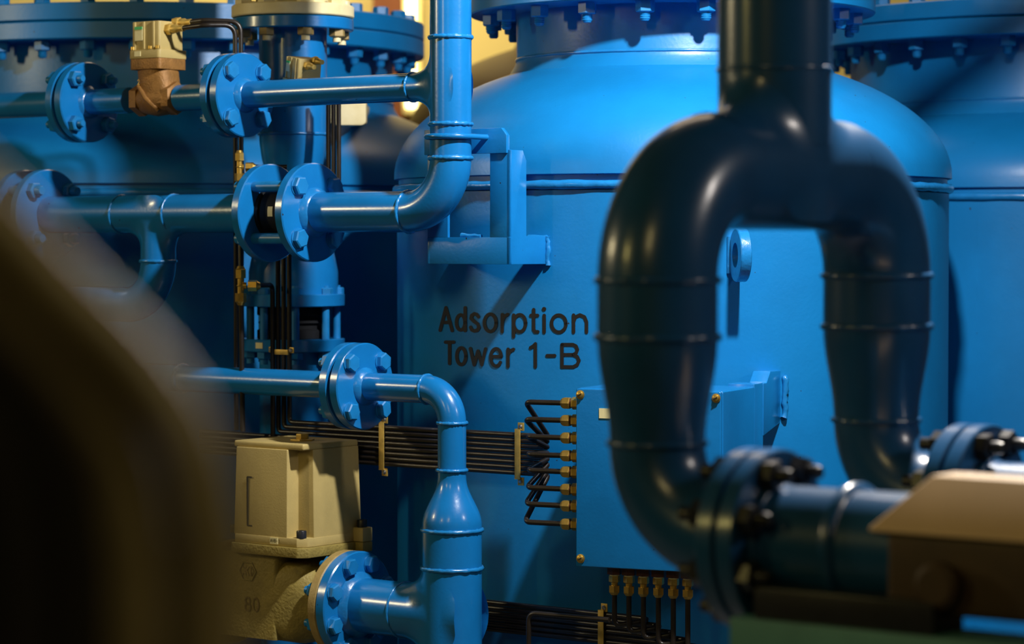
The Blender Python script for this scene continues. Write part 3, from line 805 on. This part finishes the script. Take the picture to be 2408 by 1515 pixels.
# bracket plates that carry the box on the shell
MB().box(bx(.030, bd_ + .028, (zbt + zbb) / 2 + .005), (pb, nb_, Z), (.030, .030, (zbt - zbb) / 2)).build('mounting_plate', 'blue', box, bev=.003)
ear = [(.0, zbt - .110), (.0, zbt + .004), (-.004, zbt + .022), (.060, zbt + .022), (.072, zbt + .004), (.072, zbt - .110)]
bk = MB()
e0 = bx(.002, bd_ + .055, 0)
bk.prism([e0 + pb * .004 + nb_ * .002 + Z * (zbt - .11), e0 - nb_ * .130 + pb * .004 + Z * (zbt - .085), e0 - nb_ * .130 + pb * .004 + Z * (zbt + .026), e0 - nb_ * .045 + pb * .004 + Z * (zbt + .028), e0 - nb_ * .02 + pb * .004 + Z * (zbt + .004), e0 + pb * .004 + nb_ * .002 + Z * (zbt + .004)], -pb * .040)
be = bk.build('mounting_ear', 'blue', box, bev=.003)
MB().tube([on_tank(1842 + random.random() * 6, 884 + i * 9, .004) for i in range(12)], [.005 + random.random() * .003 for _ in range(12)], 8).build('weld_bead', 'blue_weld', be, ang=80)

# horizontal bundle of eight tubes; the three front ones come down beside the column
Bq = P(1290, 1072, 5.715)
zc0 = Bq.z
ys = [948, 989, 1030, 1072, 1110, 1151, 1190, 1233]
tx = [1238, 1237, 1241, 1241, 1243, 1241, 1238, 1236]
names = ['topmost', 'second from the top', 'third from the top', 'fourth from the top', 'fifth from the top', 'third from the bottom', 'second from the bottom', 'lowest']
vx = [655, 668, 681]
gA = 'black tubes strapped side by side across the tank into the panel box'
for i in range(8):
    zi = zc0 + (3.5 - i) * .0118
    end = V((Bq.x, Bq.y, zi))
    zf_ = zat(ys[i], 5.60)
    port = bx(bw_, .024, 0); port.z = zat(ys[i] + 1, port.y)
    S = port - pb * .0425
    turn = go(S, pb, tx[i])
    pts = []
    if i < 3:
        vb = go(end, Pd, vx[2 - i])
        up1 = V((vb.x, vb.y, zat(600, vb.y)))
        up2 = go(up1 - Nd * .10, Pd, 785 - (i - 1) * 12); up2.z = zat(480, up2.y)
        vt = V((up2.x, up2.y, zat(205, up2.y)))
        pts = [vt, up2, up1 + Z * 0, vb]
        lab = ''
    else:
        pts = [go(end, Pd, 470)]
        lab = 'black tube running to the %s brass fitting on the box side' % names[i]
    back = end
    pts += [back, turn + (S - turn).normalized() * -.002, S + pb * .004]
    rt = tubeobj(lab if i >= 3 else ['right', 'middle', 'left'][i] + ' one of three upright black tubes, ending at the %s box fitting' % names[i].split(' from')[0], pts, gA, .013)
    fitting(rt, S, pb, 1.26)

# lower bundle: six tubes from under the box, sweeping back and left
gB = 'black tubes dropping from the fittings under the panel box'
fx6 = [1444, 1478, 1512, 1547, 1582, 1616]
ord6 = ['leftmost', 'second from the left', 'third from the left', 'third from the right', 'second from the right', 'rightmost']
for i in range(6):
    pt = go(bx(.2, .045, 0), pb, fx6[i]); pt.z = zbb
    S = pt - Z * .060
    zlo = zat(1463 + i * 9.5, pt.y)
    zb_i = zat(1441 + i * 11, pt.y + .1)
    ln = P(1400, 1443, 5.66); ln.z -= i * .0118
    bk_ = go(ln, Pd, 1540 + 30 * i)
    lo = V((pt.x, pt.y, ln.z - .013))
    en = go(ln, Pd, 1100)
    root = tubeobj('black tube under the %s brass fitting below the panel box' % ord6[i], [S + Z * .005, lo, bk_, en], gB, .014)
    b = MB(); b.hexa(pt + Z * .001, pt - Z * .017, .027, .2); b.build('bulkhead_nut', 'brown_nut', root, ang=28)
    b = MB(); b.lathe(pt - Z * .017, -Z, [(.0105, 0), (.0105, .003)], 20); b.build('washer', 'label', root)
    b = MB(); b.hexa(pt - Z * .020, pt - Z * .034, .021, .3, .0015); b.cyl(pt - Z * .034, pt - Z * .041, .0075, 16)
    b.lathe(pt - Z * .041, -Z, [(.0122, 0), (.0122, .014), (.0075, .020)], 6); b.build('compression_nut', 'brass', root, ang=28)
q0 = P(1243, 1442, 5.66); q1 = go(q0, Pd, 1420)
tubeobj('black tube rising from below and bending right over the lower bundle', [q0 - Z * .5, q0, q1 - Nd * .02], 'lower tubes', .02)

# tubes from the solenoid connectors, down past the brass tees
c1 = Vc + Pd * .084 + Z * .178 - Nd * .014; c2 = Vc + Pd * .084 + Z * .162 + Nd * .012
t1 = go(c1 - Nd * .06, Pd, 566); t2 = go(c2 - Nd * .06, Pd, 553)
for k, (c, t, lab) in enumerate(((c1, t1, 'upper one of two black tubes from the bronze solenoid valve'), (c2, t2, 'lower one of two black tubes from the bronze solenoid valve, dropping past brass tees'))):
    mids = [c - Pd * .004, go(c, Pd, 480) + Z * (.002 if k == 0 else .004), t + Z * (.0 if k == 0 else .006) ]
    if k == 0: pts = mids + [V((t.x, t.y, zat(1012, t.y)))]
    else: pts = mids + [V((t.x, t.y, zat(1012, t.y)))]
    tubeobj(lab, pts, 'solenoid tubes', .028)
def tee(label, px, py, Y, s=1., side=1):
    o = P(px, py, Y); root = thing('tube_fitting', label, 'fitting', o)
    b = MB(); b.cyl(o - Z * .02 * s, o + Z * .02 * s, .0075 * s, 20); b.cyl(o, o + RT * .012 * s, .0072 * s, 20)
    b.torus(o, Z, .0072 * s, .002 * s, 24, 8); b.build('tee_body', 'brass', root)
    for d in (Z, -Z, RT * side):
        k = MB(); k.hexa(o + d * .016 * s, o + d * .036 * s, .021 * s, .3, .002); k.lathe(o + d * .036 * s, d, [(.0095 * s, 0), (.0065 * s, .006 * s)], 16); k.build('compression_nut', 'brass', root, ang=28)
    return o
o1 = tee('brass tube tee beside the upright blue pipe, just under the upper flange pair', 563, 393, 6.10, .92)
o2 = tee('brass tube tee left of the dark wafer valve, with a tube bending right', 566, 672, 6.08, 1.08)
tubeobj('short black tube from the upper brass tee to behind the round flange', [o1 + RT * .03, o1 + RT * .11], 'tee tubes')
vb = V((go(V((Bq.x, Bq.y, zc0)), Pd, 643).x, go(V((Bq.x, Bq.y, zc0)), Pd, 643).y, 0))
ep = V((vb.x, vb.y - .012, o2.z))
tubeobj('black tube from the lower brass tee that bends down beside the three upright tubes', [o2 + RT * .03, ep, V((ep.x, ep.y, zat(1030, ep.y)))], 'tee tubes', .022)
tubeobj('thin black tube hanging below the lower brass tee', [o2 - Z * .03, V((o2.x + .004, o2.y, zat(1015, o2.y)))], 'tee tubes')
tubeobj('thin black tube between the two brass tees', [o1 - Z * .03, o2 + Z * .03], 'tee tubes')

# brass straps over the bundles
def strap(label, o, axv, up, L, w=.0075, tabs=True):
    """flat strip of length L along up, facing the front, with a screwed tab at each end"""
    root = thing('tube_strap', label, 'strap', o)
    n = axv.cross(up).normalized()
    if n.y > 0: n = -n
    MB().box(o, (axv, n, up), (w, .0012, L / 2)).build('strip', 'brass_strip', root, bev=.0008)
    for s in (-1, 1):
        c = o + up * s * (L / 2 + .006) + axv * .005 - n * .006
        MB().box(o + up * s * (L / 2) - n * .005, (axv, n, up), (w, .006, .0012)).build('strip_end', 'brass_strip', root)
        t = MB().box(c, (axv, n, up), (w * 1.1, .0012, .009)).build('tab', 'brass_strip', root, bev=.0006)
        MB().lathe(c + n * .001, n, [(.005, 0), (.005, .002), (.003, .004)], 16).build('screw', 'steel', t)
    return root
base = V((Bq.x, Bq.y, zc0)) + Nd * (RT_ + .002)
strap('brass strap over the tube bundle, left one near the lower four-bolt flange', go(base, Pd, 897), Pd, Z, .108)
strap('brass strap over the tube bundle, right one beside the zigzag tubes', go(base, Pd, 1217), Pd, Z, .108)
ln = P(1400, 1443, 5.66) + Nd * (RT_ + .003)
lb0 = go(ln, Pd, 1413) - Z * .036
strap('brass strap over the lower tube bundle under the panel box', lb0, Pd, Z, .090)
vs = go(V((Bq.x, Bq.y, 0)), Pd, 667); vs.z = zat(828, vs.y)
strap('small brass clamp across the three upright black tubes', vs + Nd * (RT_ + .003), Z, Pd, .050, .006)

# ================================================================== foreground: inverted-U pipe
Mh = P(1821, 408, 3.84)
rb = .0826
up_ = thing('u_pipe', 'large dark inverted-U pipe in the right foreground', 'pipe', V((Mh.x, Mh.y, 0)))
hs, Re = .3, .152
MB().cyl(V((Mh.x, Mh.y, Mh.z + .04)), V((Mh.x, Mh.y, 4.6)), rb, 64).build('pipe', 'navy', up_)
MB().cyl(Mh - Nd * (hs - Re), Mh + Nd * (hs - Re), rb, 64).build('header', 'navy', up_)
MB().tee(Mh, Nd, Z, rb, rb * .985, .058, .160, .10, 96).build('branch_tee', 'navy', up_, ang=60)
weld(up_, Mh + Z * .150, Z, rb - .001, .004, 'navy')
rr_ = .0655
legs = []
for s, pys in ((1, None), (-1, None)):
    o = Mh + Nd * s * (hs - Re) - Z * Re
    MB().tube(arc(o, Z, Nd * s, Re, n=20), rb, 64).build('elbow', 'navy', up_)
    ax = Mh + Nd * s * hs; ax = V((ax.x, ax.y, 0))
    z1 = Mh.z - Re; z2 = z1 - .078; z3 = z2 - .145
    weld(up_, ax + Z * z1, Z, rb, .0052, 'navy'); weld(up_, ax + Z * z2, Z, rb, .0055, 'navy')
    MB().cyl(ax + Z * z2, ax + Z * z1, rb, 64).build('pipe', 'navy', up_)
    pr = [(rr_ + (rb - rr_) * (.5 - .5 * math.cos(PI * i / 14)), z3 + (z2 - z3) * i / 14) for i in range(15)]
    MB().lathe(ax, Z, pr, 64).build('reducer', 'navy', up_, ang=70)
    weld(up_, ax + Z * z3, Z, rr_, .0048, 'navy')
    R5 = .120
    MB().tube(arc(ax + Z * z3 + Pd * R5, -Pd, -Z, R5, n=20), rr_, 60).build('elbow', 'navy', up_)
    e = ax + Z * (z3 - R5) + Pd * R5
    legs.append(e)
    gR = .121
    fa = e + Pd * .020
    weld(up_, e + Pd * .002, Pd, rr_, .006, 'navy')
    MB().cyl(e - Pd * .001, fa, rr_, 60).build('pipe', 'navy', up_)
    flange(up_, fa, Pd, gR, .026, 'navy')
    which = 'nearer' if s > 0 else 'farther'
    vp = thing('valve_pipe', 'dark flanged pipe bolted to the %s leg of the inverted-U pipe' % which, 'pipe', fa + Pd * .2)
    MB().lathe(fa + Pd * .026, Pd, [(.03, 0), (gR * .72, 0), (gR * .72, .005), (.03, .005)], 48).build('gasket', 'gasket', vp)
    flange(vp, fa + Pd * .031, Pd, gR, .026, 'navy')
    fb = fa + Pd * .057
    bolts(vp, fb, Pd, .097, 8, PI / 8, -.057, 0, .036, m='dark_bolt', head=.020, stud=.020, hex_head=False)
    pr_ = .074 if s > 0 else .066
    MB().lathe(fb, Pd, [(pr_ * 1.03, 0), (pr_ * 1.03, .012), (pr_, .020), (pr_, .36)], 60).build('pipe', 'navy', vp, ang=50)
    weld(vp, fb + Pd * .004, Pd, pr_ * 1.03, .006, 'navy')
    q = go(fb, Pd, 2010 if s > 0 else 2600)
    if s > 0:
        MB().lathe(q, Pd, [(pr_, -.012), (pr_ + .009, -.006), (pr_ + .010, .004), (pr_, .012)], 60).build('ring', 'navy', vp, ang=60)
        near = fb
# beige cover of the foreground valve, ends sloping
cv = thing('valve_cover', 'beige painted cover with sloping sides at the lower right edge', 'valve', near + Pd * .45)
zt_, zbm = .0, .0
o = go(near, Pd, 2120)
ztop_ = P(2250, 1142, 3.17).z; zlow = P(2120, 1277, 3.14).z
L = .62
bot = [o + Nd * .085, o + Pd * L + Nd * .085, o + Pd * L - Nd * .085, o - Nd * .085]
topv = [o + Pd * .06 + Nd * .030, o + Pd * (L - .06) + Nd * .030, o + Pd * (L - .06) - Nd * .030, o + Pd * .06 - Nd * .030]
def setz(ps, z): return [V((p.x, p.y, z)) for p in ps]
MB().rings([setz(bot, zlow - .004), setz(bot, zlow), setz(topv, ztop_)]).build('cover', 'tan_cover', cv, bev=.006, seg=3, ang=40)
MB().rings([setz([o + (p - o) * .9 + Pd * .02 for p in bot], zlow - .104), setz([o + (p - o) * .9 + Pd * .02 for p in bot], zlow - .004)]).build('body', 'brown_cast', cv, bev=.01, seg=3, ang=40)
for k in range(2):
    cc = o + Pd * (.10 + .2 * k) + Nd * .082; cc.z = zlow - .065
    MB().lathe(cc, Nd, [(.03, 0), (.03, .012), (.022, .018)], 28).build('boss', 'brown_cast', cv, ang=30)
# beam under the foreground piping
bo = P(1745, 1446, 3.42)
be_ = thing('support_beam', 'green-grey steel beam along the lower right edge', 'beam', V((bo.x, bo.y, bo.z - .1)))
bo2 = bo + Nd * .03
pf = lambda x, y, z: bo2 + Pd * x + Nd * y + Z * z
MB().prism([pf(0, y, z) for y, z in [(.0, 0), (-.10, 0), (-.10, -.009), (-.008, -.009), (-.008, -.10), (-.10, -.10), (-.10, -.109), (0, -.109)]], Pd * 1.1).build('channel', 'green_beam', be_, bev=.002)
MB().box(pf(.16, -.05, .02), (Pd, Nd, Z), (.13, .04, .021)).build('dark_gap_block', 'dark_bolt', be_, bev=.003)  # added block that keeps the gap under the pipe dark
MB().prism([V((p.x, p.y, 0)) for p in (pf(.02, -.02, 0), pf(.02, -.09, 0), pf(.09, -.09, 0), pf(.09, -.02, 0))], Z * (bo.z - .109)).build('post', 'green_beam', be_, bev=.002)

# ================================================================== foreground hoses, very near the lens
hp = [(-240, 330), (-60, 510), (120, 700), (285, 870), (408, 1060), (450, 1280), (462, 1620)]
spec = [(45, 1.00, .0125, 'hose', 'warm-lit brown hose, outermost of the blurred hoses close to the camera on the left'),
        (-115, 1.01, .0125, 'hose', 'warm-lit brown hose, second of the blurred hoses close to the camera on the left'),
        (-38, 1.04, .0125, 'hose_dark_fill', 'black hose added as dark gap between the two warm-lit brown blurred hoses'),  # black hoses added as a dark layer behind the lit-toned pair
        (-215, 1.04, .0150, 'hose_dark_fill', 'added black blurred hose just inside the second warm-lit brown hose'),
        (-365, 1.05, .0150, 'hose_dark_fill', 'middle one of the black blurred hoses at the left edge'),
        (-520, 1.06, .0150, 'hose_dark_fill', 'black blurred hose second from the lower left corner'),
        (-650, 1.08, .0150, 'hose_dark_fill', 'black blurred hose at the lower left corner')]
for dx, Y, r, hm, lab in spec:
    pts = [P(px + dx, py - dx * .12, Y) for px, py in hp]
    pts += [V((pts[-1].x, Y, .7)), V((pts[-1].x - .02, Y, .0))]
    tag(MB().tube(smooth_curve(pts), r, 28).build('hose', hm), lab, 'hose', 'hoses in the left foreground')

# ================================================================== light
def light(name, kind, loc, energy, col, **kw):
    l = bpy.data.lights.new(name, kind); l.energy = energy; l.color = col
    for k, v in kw.items(): setattr(l, k, v)
    o = bpy.data.objects.new(name, l); C.objects.link(o); o.location = loc
    return o
def aim(o, t):
    o.rotation_euler = (V(t) - o.location).to_track_quat('-Z', 'Y').to_euler()
o = light('work_lamp', 'SPOT', (.69, 4.67, 2.88), 290, (1., .97, .95), shadow_soft_size=.05, spot_size=math.radians(118), spot_blend=.75); aim(o, (-.05, 5.7, 1.45))
o = light('added_foreground_spot', 'SPOT', (.95, 4.72, 2.80), 430, (1., .92, .82), shadow_soft_size=.05, spot_size=math.radians(80), spot_blend=.6); aim(o, (.75, 3.4, 1.2))  # added spot beside the work lamp, brightens foreground pipes and cover
o = light('warm_lamp_left', 'AREA', (-4.5, 5.2, 2.6), 32, (1., .82, .46), shape='RECTANGLE', size=.25, size_y=.5); aim(o, (-.4, 5.8, 1.5))
o = light('warm_lamp_near', 'AREA', (-3.2, 2.2, 2.5), 9, (1., .80, .25), shape='RECTANGLE', size=.1, size_y=.5); aim(o, (.3, 3.8, 1.2))
o = light('white_lamp_right', 'AREA', (3.4, 3.0, 3.0), 22, (1., .90, .82), shape='RECTANGLE', size=.2, size_y=.5); aim(o, (.5, 3.9, 1.2))
o = light('added_hose_spot', 'SPOT', (1.0, .2, 2.5), 45, (1., .80, .38), spot_size=math.radians(34), spot_blend=.6, shadow_soft_size=.06); aim(o, (-.2, 1.0, 1.45))  # added spot with a narrow cone, lights the hoses alone
o = light('warm_lamp_front', 'AREA', (-1.6, -.6, 3.6), 16, (1., .76, .30), shape='RECTANGLE', size=.4, size_y=1.2); aim(o, (-.2, 2.2, 1.3))
o = light('ceiling_lamp', 'AREA', (.6, 8.4, 4.5), 26, (1., .78, .56), shape='RECTANGLE', size=2.4, size_y=.8); aim(o, (.6, 7.6, 0))
o = light('warm_lamp_back', 'AREA', (-.6, 11.4, 4.3), 130, (1., .80, .34), shape='RECTANGLE', size=1.5, size_y=.4); aim(o, (-.6, 12.9, 2.2))
w = bpy.data.worlds.new('plant_room'); bpy.context.scene.world = w; w.use_nodes = True
w.node_tree.nodes['Background'].inputs['Color'].default_value = (.30, .34, .45, 1)
w.node_tree.nodes['Background'].inputs['Strength'].default_value = .003

# ================================================================== camera
cd = bpy.data.cameras.new('camera'); cam = bpy.data.objects.new('camera', cd); C.objects.link(cam)
cam.location = CAM; cam.rotation_euler = (PI / 2 - PITCH, 0, 0)
cd.sensor_width = 36; cd.lens = F_PX / W * 36; cd.clip_start = .05
cd.dof.use_dof = True; cd.dof.focus_distance = 5.62; cd.dof.aperture_fstop = 3.2
s = bpy.context.scene; s.camera = cam
s.view_settings.view_transform = 'Standard'; s.view_settings.look = 'None'
s.view_settings.exposure = 0; s.view_settings.gamma = 1; s.view_settings.use_curve_mapping = False
